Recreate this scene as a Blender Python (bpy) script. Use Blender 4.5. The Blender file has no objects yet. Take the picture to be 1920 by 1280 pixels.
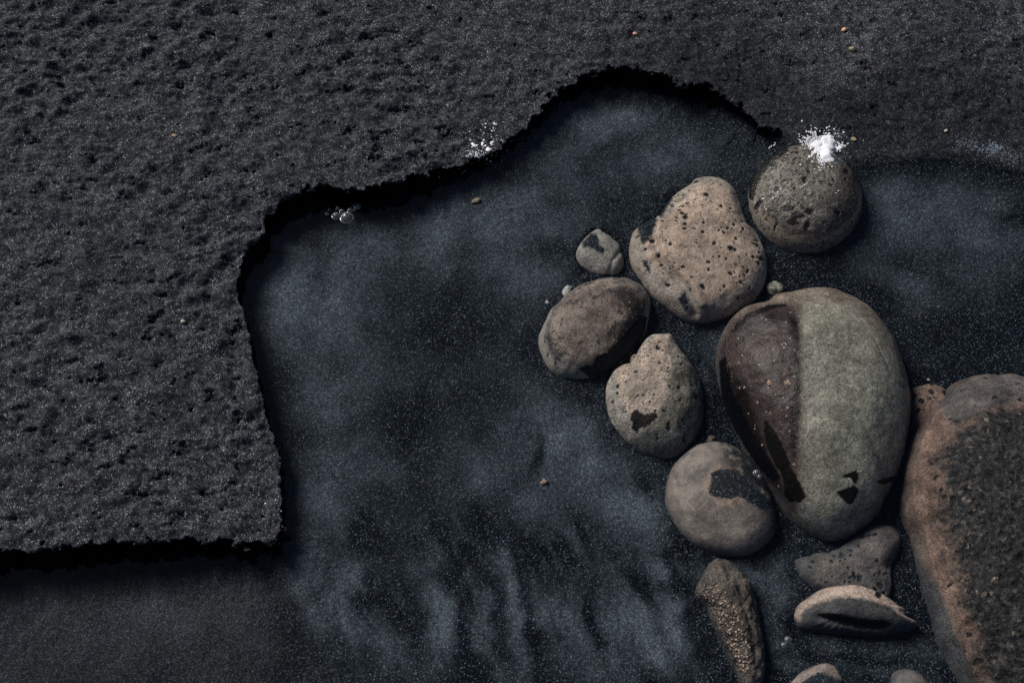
import bpy, math, random
import numpy as np
from mathutils import Vector
from mathutils.bvhtree import BVHTree

# ------------------------------------------------------------------ camera, light, exposure
U = 0.0005                       # one working unit = half a millimetre
TILT = math.radians(30)
DIST = 2600.0
scene = bpy.context.scene
cam_data = bpy.data.cameras.new("camera")
cam = bpy.data.objects.new("camera", cam_data)
scene.collection.objects.link(cam)
cam_data.sensor_width = 36
cam_data.lens = 36 * DIST / 1920
cam_data.clip_start = 0.01
cam_data.clip_end = 2000
cam.location = (0, -DIST * math.sin(TILT) * U, DIST * math.cos(TILT) * U)
cam.rotation_euler = (TILT, 0, 0)
scene.camera = cam

SUN_EL = math.radians(40)
SUN_AZ = math.radians(-48)       # measured from +Y (top of the picture) towards +X
world = bpy.data.worlds.new("World")
scene.world = world
world.use_nodes = True
wn = world.node_tree.nodes
wl = world.node_tree.links
wn.clear()
w_out = wn.new("ShaderNodeOutputWorld")
w_bg = wn.new("ShaderNodeBackground")
w_sky = wn.new("ShaderNodeTexSky")
w_sky.sky_type = 'NISHITA'
w_sky.sun_disc = False
w_sky.sun_elevation = SUN_EL
w_sky.sun_rotation = SUN_AZ
w_sky.air_density = 1.0
w_sky.dust_density = 0.8
w_bg.inputs['Strength'].default_value = 0.05
wl.new(w_sky.outputs[0], w_bg.inputs['Color'])
wl.new(w_bg.outputs[0], w_out.inputs['Surface'])

sun_data = bpy.data.lights.new("sun", 'SUN')
sun = bpy.data.objects.new("sun", sun_data)
scene.collection.objects.link(sun)
sun_data.energy = 4.6
sun_data.angle = math.radians(24)
sun_data.color = (1.0, 0.94, 0.86)
sd = Vector((math.sin(SUN_AZ) * math.cos(SUN_EL), math.cos(SUN_AZ) * math.cos(SUN_EL), math.sin(SUN_EL)))
sun.rotation_euler = sd.to_track_quat('Z', 'Y').to_euler()
sun.location = (-0.5, 1, 1.5)

scene.view_settings.view_transform = 'Standard'
scene.view_settings.look = 'None'
scene.view_settings.gamma = 1
scene.view_settings.use_curve_mapping = False
scene.view_settings.exposure = -0.15
scene.render.engine = 'CYCLES'
scene.cycles.max_bounces = 8
scene.cycles.transparent_max_bounces = 12
scene.cycles.use_denoising = False

rng = np.random.default_rng(7)
random.seed(7)
ST, CT = math.sin(TILT), math.cos(TILT)
CAM = np.array([0, -DIST * ST, DIST * CT])


def W(px, py, z=0.0):
    """point at height z seen at photo pixel (px, py), in working units"""
    px = np.asarray(px, float); py = np.asarray(py, float)
    a = (px - 960) / DIST
    b = (640 - py) / DIST
    dy = b * CT + ST
    dz = b * ST - CT
    s = (z - CAM[2]) / dz
    return np.stack([CAM[0] + s * a, CAM[1] + s * dy, np.zeros_like(s) + z], -1)


def PX(P):
    d = P - CAM
    f = d[..., 1] * ST - d[..., 2] * CT
    u = d[..., 1] * CT + d[..., 2] * ST
    return np.stack([960 + DIST * d[..., 0] / f, 640 - DIST * u / f], -1)


# ------------------------------------------------------------------ numpy noise
def _hash(ix, iy, iz, seed):
    h = (ix.astype(np.int64) * 374761393 + iy.astype(np.int64) * 668265263
         + np.asarray(iz).astype(np.int64) * 2147483647 + seed * 1274126177) & 0xFFFFFFFF
    h = ((h ^ (h >> 13)) * 1274126177) & 0xFFFFFFFF
    h = (h ^ (h >> 16)) & 0xFFFFFFFF
    return h


def noise2(x, y, seed=0):
    x0 = np.floor(x); y0 = np.floor(y)
    fx = x - x0; fy = y - y0
    u = fx * fx * fx * (fx * (fx * 6 - 15) + 10); v = fy * fy * fy * (fy * (fy * 6 - 15) + 10)
    out = 0
    for i in (0, 1):
        for j in (0, 1):
            a = _hash(x0 + i, y0 + j, 0, seed) * (2 * math.pi / 4294967296.0)
            g = np.cos(a) * (fx - i) + np.sin(a) * (fy - j)
            out = out + g * (u if i else 1 - u) * (v if j else 1 - v)
    return out * 1.5


def noise3(x, y, z, seed=0):
    x0 = np.floor(x); y0 = np.floor(y); z0 = np.floor(z)
    fx = x - x0; fy = y - y0; fz = z - z0
    u = fx * fx * (3 - 2 * fx); v = fy * fy * (3 - 2 * fy); w = fz * fz * (3 - 2 * fz)
    out = 0
    for i in (0, 1):
        for j in (0, 1):
            for k in (0, 1):
                g = _hash(x0 + i, y0 + j, z0 + k, seed) / 2147483648.0 - 1
                out = out + g * (u if i else 1 - u) * (v if j else 1 - v) * (w if k else 1 - w)
    return out


def fbm2(x, y, scale, octv, seed, gain=0.5):
    a = 1; s = 0; f = 1 / scale
    for o in range(octv):
        s = s + a * noise2(x * f + 13.7 * o, y * f - 7.3 * o, seed + o)
        a *= gain; f *= 2.03
    return s


def fbm3(P, scale, octv, seed, gain=0.5):
    a = 1; s = 0; f = 1 / scale
    for o in range(octv):
        s = s + a * noise3(P[:, 0] * f + 5.1 * o, P[:, 1] * f, P[:, 2] * f, seed + o)
        a *= gain; f *= 2.03
    return s


def sstep(a, b, x):
    t = np.clip((x - a) / (b - a), 0, 1)
    return t * t * (3 - 2 * t)


def polydist(px, py, poly, closed=True):
    """signed distance to a polygon, positive inside"""
    poly = np.asarray(poly, float)
    n = len(poly)
    best = np.full(px.shape, 1e18)
    inside = np.zeros(px.shape, bool)
    for i in range(n if closed else n - 1):
        ax, ay = poly[i][:2]; bx, by = poly[(i + 1) % n][:2]
        dx, dy = bx - ax, by - ay
        L = dx * dx + dy * dy + 1e-9
        t = np.clip(((px - ax) * dx + (py - ay) * dy) / L, 0, 1)
        d2 = (px - ax - t * dx) ** 2 + (py - ay - t * dy) ** 2
        best = np.minimum(best, d2)
        if closed:
            c = ((ay > py) != (by > py))
            if ay != by:
                inside ^= c & (px < (bx - ax) * (py - ay) / (by - ay) + ax)
    d = np.sqrt(best)
    return np.where(inside, d, -d) if closed else d


# ------------------------------------------------------------------ object helpers
col = scene.collection


def tag(o, label=None, cat=None, group=None, kind=None):
    if label: o['label'] = label
    if cat: o['category'] = cat
    if group: o['group'] = group
    if kind: o['kind'] = kind
    return o


def make_mesh(name, verts, faces, mat, smooth=True, attrs=None, origin=None, parent=None):
    verts = np.asarray(verts, float)
    if origin is None:
        origin = np.zeros(3)
    me = bpy.data.meshes.new(name)
    v = (verts - origin) * U
    faces = np.asarray(faces, np.int32)
    nf, k = faces.shape
    me.vertices.add(len(v)); me.vertices.foreach_set('co', v.astype(np.float32).ravel())
    me.loops.add(nf * k); me.loops.foreach_set('vertex_index', faces.ravel())
    me.polygons.add(nf)
    me.polygons.foreach_set('loop_start', np.arange(0, nf * k, k, dtype=np.int32))
    me.polygons.foreach_set('loop_total', np.full(nf, k, np.int32))
    me.polygons.foreach_set('use_smooth', np.full(nf, smooth))
    me.update(calc_edges=True)
    me.validate()
    for an, av in (attrs or {}).items():
        at = me.attributes.new(an, 'FLOAT', 'POINT')
        at.data.foreach_set('value', np.asarray(av, np.float32).ravel())
    me.materials.append(mat)
    o = bpy.data.objects.new(name, me)
    col.objects.link(o)
    o.location = Vector(origin) * U
    if parent:
        o.parent = parent
        o.location = Vector((0, 0, 0)) if origin is None else o.location - parent.location
    return o


# ------------------------------------------------------------------ materials
class NT:
    def __init__(self, name):
        self.m = bpy.data.materials.new(name)
        self.m.use_nodes = True
        self.t = self.m.node_tree
        self.t.nodes.clear()

    def n(self, kind, **kw):
        nd = self.t.nodes.new('ShaderNode' + kind)
        for k, v in kw.items():
            setattr(nd, k, v)
        return nd

    def l(self, a, b):
        self.t.links.new(a, b)

    def val(self, x, sock):
        if hasattr(x, 'is_linked') or hasattr(x, 'links'):
            self.l(x, sock)
        else:
            sock.default_value = x

    def math(self, op, a, b=0.0, c=None, clamp=False):
        nd = self.n('Math', operation=op, use_clamp=clamp)
        self.val(a, nd.inputs[0]); self.val(b, nd.inputs[1])
        if c is not None: self.val(c, nd.inputs[2])
        return nd.outputs[0]

    def mapr(self, x, a, b, c=0.0, d=1.0, smooth=True):
        nd = self.n('MapRange', interpolation_type='SMOOTHSTEP' if smooth else 'LINEAR')
        self.val(x, nd.inputs[0])
        for i, q in enumerate((a, b, c, d)): self.val(q, nd.inputs[1 + i])
        return nd.outputs[0]

    def mix(self, f, a, b, blend='MIX'):
        nd = self.n('Mix', data_type='RGBA', blend_type=blend)
        self.val(f, nd.inputs[0])
        for x, s in ((a, nd.inputs[6]), (b, nd.inputs[7])):
            if isinstance(x, tuple): s.default_value = (*x[:3], 1)
            else: self.l(x, s)
        return nd.outputs[2]

    def attr(self, name):
        return self.n('Attribute', attribute_name=name).outputs['Fac']

    def coords(self):
        tc = self.n('TexCoord')
        vm = self.n('VectorMath', operation='SCALE')
        self.l(tc.outputs['Object'], vm.inputs[0]); vm.inputs[3].default_value = 1 / U
        return vm.outputs[0]

    def noise(self, co, size, detail=3, rough=0.55, dist=0.0, off=None):
        nd = self.n('TexNoise')
        if off is not None:
            a = self.n('VectorMath', operation='ADD'); self.l(co, a.inputs[0]); a.inputs[1].default_value = off
            co = a.outputs[0]
        self.l(co, nd.inputs['Vector'])
        nd.inputs['Scale'].default_value = 1.0 / size
        nd.inputs['Detail'].default_value = detail
        nd.inputs['Roughness'].default_value = rough
        nd.inputs['Distortion'].default_value = dist
        return nd.outputs['Fac']

    def voro(self, co, size, feature='F1'):
        nd = self.n('TexVoronoi', feature=feature)
        self.l(co, nd.inputs['Vector'])
        nd.inputs['Scale'].default_value = 1.0 / size
        return nd

    def sep(self, c):
        nd = self.n('SeparateColor'); self.l(c, nd.inputs[0])
        return nd.outputs

    def bump(self, h, strength, dist, nrm=None):
        nd = self.n('Bump')
        self.l(h, nd.inputs['Height'])
        nd.inputs['Strength'].default_value = strength
        nd.inputs['Distance'].default_value = dist * U
        if nrm is not None: self.l(nrm, nd.inputs['Normal'])
        return nd.outputs[0]

    def principled(self, color, rough=0.5, spec=0.5, nrm=None):
        p = self.n('BsdfPrincipled')
        self.val(color, p.inputs['Base Color']) if not isinstance(color, tuple) else setattr(p.inputs['Base Color'], 'default_value', (*color, 1))
        self.val(rough, p.inputs['Roughness'])
        self.val(spec, p.inputs['Specular IOR Level'])
        if nrm is not None: self.l(nrm, p.inputs['Normal'])
        o = self.n('OutputMaterial')
        self.l(p.outputs[0], o.inputs[0])
        return p


def sand_colour(t, co, base_dark, base_mid, speck, density=0.06, patch=None):
    """grain by grain colour of black sand with pale mineral grains"""
    v = t.voro(co, 1.6)
    r, g, b = t.sep(v.outputs['Color'])[:3]
    v2 = t.voro(co, 2.0)
    r2 = t.sep(v2.outputs['Color'])
    base = t.mix(t.mapr(r, 0.0, 1.0), base_dark, base_mid)
    c = t.mix(t.mapr(g, 1 - density * 2.6, 1 - density * 1.4, 0, 0.35), base, speck)
    if patch is None:
        hot = t.mapr(b, 1 - density, 1 - density * 0.3)
    else:
        hot = t.math('MULTIPLY', t.mapr(b, 1 - density, 1 - density * 0.3), patch)
    c = t.mix(hot, c, speck)
    warm = t.mapr(r2[0], 0.9955, 0.998, 0, 0.7)
    c = t.mix(warm, c, (0.25, 0.17, 0.09))
    return c, r, v


def ground_material():
    t = NT('black_sand')
    co = t.coords()
    bed = t.attr('bed')          # 0 dry bank .. 1 submerged bed
    silt = t.attr('silt')  # amount of sky reflection painted into the bed colour
    scarp_shade = t.attr('scarp_shade')
    big = t.noise(co, 60, 4, 0.6)
    land_c, r, v = sand_colour(t, co, (0.004, 0.005, 0.007), (0.040, 0.044, 0.052), (0.46, 0.50, 0.57), 0.055)
    # pale dust lies on the crests of the crumbs
    land_c = t.mix(t.mapr(t.noise(co, 24, 6, 0.78), 0.42, 0.62, 0.0, 0.60), land_c, t.mix(r, (0.020, 0.022, 0.026), (0.125, 0.135, 0.150)))
    land_c = t.mix(t.mapr(t.noise(co, 15, 6, 0.78, off=(40, 9, 0)), 0.55, 0.40, 0.0, 0.85), land_c, (0.005, 0.006, 0.008))
    land_c = t.mix(t.math('MULTIPLY', t.attr('wet'), 0.6), land_c, (0.005, 0.006, 0.009))
    bed_c, rb, vb = sand_colour(t, co, (0.0008, 0.0013, 0.002), (0.0055, 0.008, 0.0115), (0.15, 0.17, 0.20), 0.03)
    warmb = t.math('MULTIPLY', t.mapr(t.noise(co, 90, 5, 0.7, off=(300, 70, 0)), 0.56, 0.72), t.mapr(t.noise(co, 5, 2, 0.6), 0.5, 0.7, 0, 0.6))
    bed_c = t.mix(warmb, bed_c, (0.085, 0.072, 0.050))
    # sky reflection on the water, painted into the bed colour
    veil_f = t.math('MULTIPLY', silt, t.mapr(t.noise(co, 5, 4, 0.8), 0.25, 0.7, 0.35, 1.15), clamp=True)
    veil_c = t.mix(t.math('POWER', t.math('ADD', t.math('MULTIPLY', rb, 0.6), t.math('MULTIPLY', t.sep(t.voro(co, 3.1).outputs['Color'])[1], 0.4)), 1.6), (0.040, 0.048, 0.055), (0.178, 0.198, 0.218))
    bed_s = t.mix(veil_f, bed_c, veil_c)
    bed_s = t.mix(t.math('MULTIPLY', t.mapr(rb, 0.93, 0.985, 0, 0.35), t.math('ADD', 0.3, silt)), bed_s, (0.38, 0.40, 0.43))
    bed_s = t.mix(t.math('MULTIPLY', t.attr('warm_strip'), 0.65), bed_s, t.mix(t.math('POWER', rb, 2.2), (0.007, 0.0065, 0.007), (0.088, 0.080, 0.077)))
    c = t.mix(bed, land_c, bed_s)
    c = t.mix(t.math('MULTIPLY', scarp_shade, 0.97), c, (0.0025, 0.0027, 0.003))
    h1 = t.noise(co, 9, 5, 0.65)
    h = t.math('ADD', t.math('MULTIPLY', h1, 2.4), t.math('MULTIPLY', v.outputs['Distance'], -1.2))
    st = t.n('Bump'); t.l(h, st.inputs['Height']); st.inputs['Distance'].default_value = U
    t.l(t.math('SUBTRACT', 0.95, t.math('MULTIPLY', bed, 0.55)), st.inputs['Strength'])
    rough = t.math('ADD', 0.55, t.math('MULTIPLY', r, 0.3))
    t.principled(c, rough, t.math('SUBTRACT', 0.10, t.math('MULTIPLY', bed, 0.06)), st.outputs[0])
    return t.m


def stone_material(name, ca, cb, czone=None, fleck=None, fleck_d=0.5, spot=(0.012, 0.012, 0.014), spot_size=9.0,
                   spot_t=0.66, rim=None, rough=0.42, bump=1.0, coarse=0, grain=0.35, warm=None, layers=(), beads=None, spec=0.14, czs=9.0, murk=0.0):
    t = NT(name)
    co = t.coords()
    n1 = t.noise(co, 70, 5, 0.6, 0.6)
    n2 = t.noise(co, 12, 5, 0.7)
    n3 = t.noise(co, 2.6, 3, 0.8)
    c = t.mix(t.mapr(n1, 0.35, 0.66), ca, cb)
    if czone:
        z = t.math('ADD', t.attr('zone'), t.math('MULTIPLY', t.math('SUBTRACT', n2, 0.5), 16.0))
        cz = t.mix(t.mapr(n1, 0.35, 0.66), tuple(x * 0.8 for x in czone), tuple(x * 1.2 for x in czone))
        c = t.mix(t.mapr(z, -czs, czs), c, cz)
    for an_, lc_, ls_ in layers:
        z = t.math('ADD', t.attr(an_), t.math('MULTIPLY', t.math('SUBTRACT', n2, 0.5), ls_ * 2.0))
        c = t.mix(t.mapr(z, -ls_, ls_), c, lc_)
    if coarse:
        dn = t.n('TexNoise'); t.l(co, dn.inputs['Vector']); dn.inputs['Scale'].default_value = 1 / 5.0; dn.inputs['Detail'].default_value = 4
        dv = t.n('VectorMath', operation='MULTIPLY_ADD'); t.l(dn.outputs['Color'], dv.inputs[0]); dv.inputs[1].default_value = (9, 9, 9); t.l(co, dv.inputs[2])
        v = t.voro(dv.outputs[0], coarse)
        vr = t.sep(v.outputs['Color'])
        z = t.mapr(t.math('ADD', t.attr('zone2'), t.math('MULTIPLY', t.math('SUBTRACT', t.noise(co, 40, 5, 0.75), 0.5), 160.0)), -24.0, 30.0)
        c2 = t.mix(t.mapr(vr[0], 0.15, 0.9), (0.003, 0.004, 0.006), (0.050, 0.049, 0.047))
        c2 = t.mix(t.mapr(vr[1], 0.93, 0.99, 0, 0.7), c2, (0.20, 0.165, 0.12))
        c2 = t.mix(t.mapr(n2, 0.40, 0.62, 0.75, 0.0), c2, (0.016, 0.017, 0.020))
        c = t.mix(z, c, c2)
    bd = None
    if beads:
        vb_ = t.voro(co, 5.5); bd = t.mapr(vb_.outputs['Distance'], 0.15, 0.62, 1.0, 0.0)
        zb_ = t.mapr(t.math('ADD', t.attr('zone'), t.math('MULTIPLY', t.math('SUBTRACT', n2, 0.5), 22.0)), -6.0, 6.0)
        bd = t.math('MULTIPLY', bd, zb_)
        c = t.mix(t.math('MULTIPLY', bd, t.mapr(t.sep(vb_.outputs['Color'])[0], 0.1, 0.8, 0.25, 1.0)), c, beads)
    # grain value variation
    gv = t.mapr(n3, 0.25, 0.75, 1 - grain, 1 + grain, smooth=False)
    mc = t.n('CombineColor'); [t.l(gv, mc.inputs[i]) for i in range(3)]
    c = t.mix(1.0, c, mc.outputs[0], 'MULTIPLY')
    gm = t.mapr(n2, 0.28, 0.72, 0.72, 1.28, smooth=False)
    mc2 = t.n('CombineColor'); [t.l(gm, mc2.inputs[i]) for i in range(3)]
    c = t.mix(1.0, c, mc2.outputs[0], 'MULTIPLY')
    gv5 = t.mapr(t.sep(t.voro(co, 2.0).outputs['Color'])[0], 0, 1, 1 - grain * 0.9, 1 + grain * 0.9, smooth=False)
    mc5 = t.n('CombineColor'); [t.l(gv5, mc5.inputs[i]) for i in range(3)]
    c = t.mix(1.0, c, mc5.outputs[0], 'MULTIPLY')
    gv6 = t.mapr(t.noise(co, 30, 5, 0.72, 0.8, off=(7, 77, 1)), 0.32, 0.68, 0.72, 1.25)
    mc6 = t.n('CombineColor'); [t.l(gv6, mc6.inputs[i]) for i in range(3)]
    c = t.mix(1.0, c, mc6.outputs[0], 'MULTIPLY')
    if warm:
        c = t.mix(t.mapr(t.noise(co, 34, 4, 0.65, off=(90, 20, 5)), 0.5, 0.7, 0, 0.8), c, warm)
    if fleck:
        vf = t.voro(co, 3.2)
        fr = t.sep(vf.outputs['Color'])
        c = t.mix(t.mapr(fr[0], 1 - 0.14 * fleck_d, 1 - 0.05 * fleck_d, 0, 0.75), c, fleck)
    if rim:
        rv = t.math('ADD', t.attr('rim'), t.math('MULTIPLY', t.math('SUBTRACT', n2, 0.5), 0.10))
        c = t.mix(t.mapr(rv, 0.86, 0.96, 0, 0.85), c, rim)  # pale submerged rim, its colour brightened to imitate light around the edge
    ns = t.noise(co, spot_size, 3, 0.75, 0.4, off=(31, 17, 3))
    nd = t.noise(co, 90, 2, 0.5, off=(0, 50, 9))
    thr = t.math('SUBTRACT', spot_t + 0.10, t.math('MULTIPLY', nd, 0.20))
    spots = t.mapr(t.math('SUBTRACT', ns, thr), -0.012, 0.020, 0, 0.93)
    spots = t.math('MAXIMUM', spots, t.mapr(t.attr('pit'), 0.15, 0.6))
    c = t.mix(spots, c, spot)
    # black sand caught on the stone
    sc, sr, sv = sand_colour(t, co, (0.003, 0.004, 0.006), (0.020, 0.025, 0.031), (0.22, 0.25, 0.28), 0.03)
    sdist = t.math('ADD', t.attr('sand'), t.math('MULTIPLY', t.math('SUBTRACT', t.noise(co, 5, 4, 0.8), 0.5), 16.0))
    sm = t.mapr(sdist, -2.5, 2.5)
    c = t.mix(sm, c, sc)
    # murky water veil painted into the colour of the deeper flanks
    if murk:
        mk = t.math('ADD', t.attr('depth'), t.math('MULTIPLY', t.math('SUBTRACT', t.noise(co, 38, 4, 0.6, 0.5, off=(3, 60, 8)), 0.5), 1.1))
        mk = t.math('MULTIPLY', t.mapr(mk, 0.15, 1.05), murk)
        c = t.mix(mk, c, t.mix(t.mapr(n3, 0.3, 0.7), (0.026, 0.031, 0.037), (0.060, 0.068, 0.077)))
    # black patches: dark reflections on the wet stone, painted into its colour
    kd = t.math('ADD', t.attr('stain'), t.math('MULTIPLY', t.math('SUBTRACT', t.noise(co, 9, 5, 0.8), 0.5), 14.0))  # distance to the painted dark reflections
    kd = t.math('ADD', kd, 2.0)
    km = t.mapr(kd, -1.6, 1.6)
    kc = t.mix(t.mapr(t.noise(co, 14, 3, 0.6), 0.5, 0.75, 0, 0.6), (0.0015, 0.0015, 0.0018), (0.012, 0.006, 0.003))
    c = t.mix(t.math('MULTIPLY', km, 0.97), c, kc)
    hh = t.math('ADD', t.math('MULTIPLY', n2, 3.2), t.math('MULTIPLY', n3, 1.3))
    hh = t.math('SUBTRACT', hh, t.math('MULTIPLY', spots, 1.6))
    if bd is not None: hh = t.math('ADD', hh, t.math('MULTIPLY', bd, 3.5))
    n4 = t.noise(co, 5.0, 3, 0.7, off=(11, 5, 2))
    hh = t.math('ADD', hh, t.math('MULTIPLY', n4, 2.0))
    hh = t.math('ADD', hh, t.math('MULTIPLY', sm, t.math('MULTIPLY', sr, 1.2)))
    b = t.bump(hh, 0.75 * bump, 1.0)
    rg = t.math('ADD', rough - 0.1, t.math('MULTIPLY', n2, 0.25))
    rg = t.math('ADD', rg, t.math('MULTIPLY', sm, 0.2))
    t.principled(c, rg, spec, b)
    return t.m


def plain_stone(name, a, b, size=4.0, rough=0.6):
    t = NT(name)
    co = t.coords()
    c = t.mix(t.mapr(t.noise(co, size, 4, 0.7), 0.35, 0.65), a, b)
    t.principled(c, rough, 0.3, t.bump(t.noise(co, size, 4, 0.8), 0.6, 1.0))
    return t.m


def water_material():
    t = NT('clear_water')
    co = t.coords()
    mp = t.n('Mapping'); t.l(co, mp.inputs[0]); mp.inputs['Scale'].default_value = (1.0, 0.35, 1.0)
    mp.inputs['Rotation'].default_value = (0, 0, 0.35)
    h = t.noise(mp.outputs[0], 90, 2, 0.4, 0.5)
    b = t.bump(h, 0.35, 6.0)
    ge = t.n('NewGeometry')
    dt = t.n('VectorMath', operation='DOT_PRODUCT'); t.l(ge.outputs['Incoming'], dt.inputs[0]); t.l(b, dt.inputs[1])
    om = t.math('SUBTRACT', 1.0, t.math('ABSOLUTE', dt.outputs['Value']), clamp=True)
    fres = t.math('ADD', 0.02, t.math('MULTIPLY', t.math('POWER', om, 5.0), 0.98))
    tr = t.n('BsdfTransparent'); tr.inputs[0].default_value = (0.90, 0.95, 0.985, 1)
    gl = t.n('BsdfGlossy'); gl.inputs['Roughness'].default_value = 0.03; t.l(b, gl.inputs['Normal'])
    mx = t.n('MixShader'); t.l(fres, mx.inputs[0]); t.l(tr.outputs[0], mx.inputs[1]); t.l(gl.outputs[0], mx.inputs[2])
    o = t.n('OutputMaterial'); t.l(mx.outputs[0], o.inputs[0])
    return t.m


def bubble_material():
    t = NT('bubble_film')
    lw = t.n('LayerWeight'); lw.inputs[0].default_value = 0.35
    f = t.mapr(lw.outputs['Facing'], 0.30, 0.85, 0.16, 0.95)
    tr = t.n('BsdfTransparent'); tr.inputs[0].default_value = (0.9, 0.93, 0.95, 1)
    gl = t.n('BsdfGlossy'); gl.inputs['Roughness'].default_value = 0.08
    df = t.n('BsdfDiffuse'); df.inputs[0].default_value = (0.85, 0.88, 0.9, 1)
    m1 = t.n('MixShader'); m1.inputs[0].default_value = 0.45; t.l(gl.outputs[0], m1.inputs[1]); t.l(df.outputs[0], m1.inputs[2])
    mx = t.n('MixShader'); t.l(f, mx.inputs[0]); t.l(tr.outputs[0], mx.inputs[1]); t.l(m1.outputs[0], mx.inputs[2])
    o = t.n('OutputMaterial'); t.l(mx.outputs[0], o.inputs[0])
    return t.m


def foam_material(name, colr, alpha=1.0):
    t = NT(name)
    co = t.coords()
    c = t.mix(t.mapr(t.noise(co, 2.5, 3, 0.7), 0.3, 0.7), tuple(x * 0.8 for x in colr), colr)
    p = t.principled(c, 0.6, 0.3, t.bump(t.noise(co, 3, 3, 0.7), 0.6, 1.0))
    p.inputs['Alpha'].default_value = alpha
    return t.m


M_ground = ground_material()
M_water = water_material()
M_bubble = bubble_material()
M_foam = foam_material('white_foam', (0.95, 0.96, 1.0))
M_foam_thin = foam_material('thin_foam', (0.34, 0.40, 0.50), 0.38)
M_grain = plain_stone('pale_mineral', (0.42, 0.44, 0.47), (0.62, 0.64, 0.66), 300.0, 0.4)

# ------------------------------------------------------------------ the sand: bank, overhanging edge, bed
# lip of the bank: photo x, y, height of the lip
LIP = [(-60, 1040, 40), (0, 1035, 40), (60, 1029, 40), (130, 1021, 40), (190, 1016, 40), (250, 1014, 40), (330, 1010, 38), (420, 1012, 32), (470, 1020, 28),
       (515, 1019, 24), (529, 985, 24), (528, 930, 24), (523, 860, 26), (507, 800, 28), (493, 750, 30), (482, 700, 30),
       (471, 650, 30), (464, 600, 30), (447, 560, 30), (442, 520, 30), (455, 480, 30), (468, 465, 30), (494, 440, 32), (500, 405, 34),
       (528, 385, 36), (545, 362, 38), (580, 350, 40), (605, 343, 40), (625, 352, 40), (680, 353, 40), (720, 340, 40), (780, 328, 36),
       (850, 311, 28), (900, 300, 22), (950, 265, 20), (985, 240, 22), (1010, 210, 26), (1050, 165, 28), (1100, 143, 32),
       (1150, 122, 36), (1180, 121, 36), (1210, 135, 36), (1250, 140, 38), (1275, 156, 38), (1320, 157, 36), (1350, 175, 28),
       (1390, 200, 22), (1420, 236, 18), (1460, 242, 16), (1475, 262, 14), (1482, 285, 10), (1530, 300, 4), (1620, 300, 3),
       (1750, 285, 3), (1860, 300, 5), (1920, 312, 6), (1980, 318, 6)]
def LF(a, b):
    return 1.2 if b > 1000 else (0.95 if a > 940 else 1.05)


lip = np.array([np.append(W(a, b, h * LF(a, b))[:2], h * LF(a, b)) for a, b, h in LIP])
lip = np.vstack([[-4e5, lip[0, 1] - 40, 40], lip, [4e5, lip[-1, 1] + 10, 6]])


def edge_info(x, y):
    best = np.full(x.shape, 1e30); nx = np.zeros(x.shape); ny = np.zeros(x.shape); hh = np.zeros(x.shape)
    odd = np.zeros(x.shape, bool); ws = np.full(x.shape, 1e-60)
    for i in range(len(lip) - 1):
        ax, ay, ah = lip[i]; bx, by, bh = lip[i + 1]
        dx, dy = bx - ax, by - ay
        t = np.clip(((x - ax) * dx + (y - ay) * dy) / (dx * dx + dy * dy), 0, 1)
        qx, qy = x - ax - t * dx, y - ay - t * dy
        d2 = qx * qx + qy * qy
        m = d2 < best
        best = np.where(m, d2, best); nx = np.where(m, qx, nx); ny = np.where(m, qy, ny)
        wgt = math.hypot(dx, dy) ** 0.0 / (d2 + 30.0) ** 2.0
        hh += (ah + (bh - ah) * t) * wgt; ws += wgt
        if ax != bx:
            c = (ax > x) != (bx > x)
            yy = ay + (by - ay) * (x - ax) / (bx - ax)
            odd ^= c & (yy > y)
    d = np.sqrt(best)
    hh = hh / ws
    s = np.where(odd, 1.0, -1.0)
    inv = s / np.maximum(d, 1e-6)
    return d * s, nx * inv, ny * inv, hh


def bed_base(x, y, d, hh):
    sc = sstep(6, 18, hh)
    dd = np.maximum(d, 0)
    deep = 16 + 26 * (1 - np.exp(-dd / 260.0)) + 14 * sstep(0, 900, x - 0.6 * y) 
    zb = -deep * (sc + (1 - sc) * (1 - np.exp(-dd / 130.0)))
    und = fbm2(x, y, 230, 3, 11) * 7 + fbm2(x * 1.0 + y * 0.25, y * 0.45, 60, 2, 15) * 2.0
    zb = zb + und * sstep(30, 160, dd)
    return zb


def bed_at(x, y):
    x = np.atleast_1d(np.asarray(x, float)); y = np.atleast_1d(np.asarray(y, float))
    d, nx, ny, hh = edge_info(x, y)
    return bed_base(x, y, d, hh)


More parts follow.
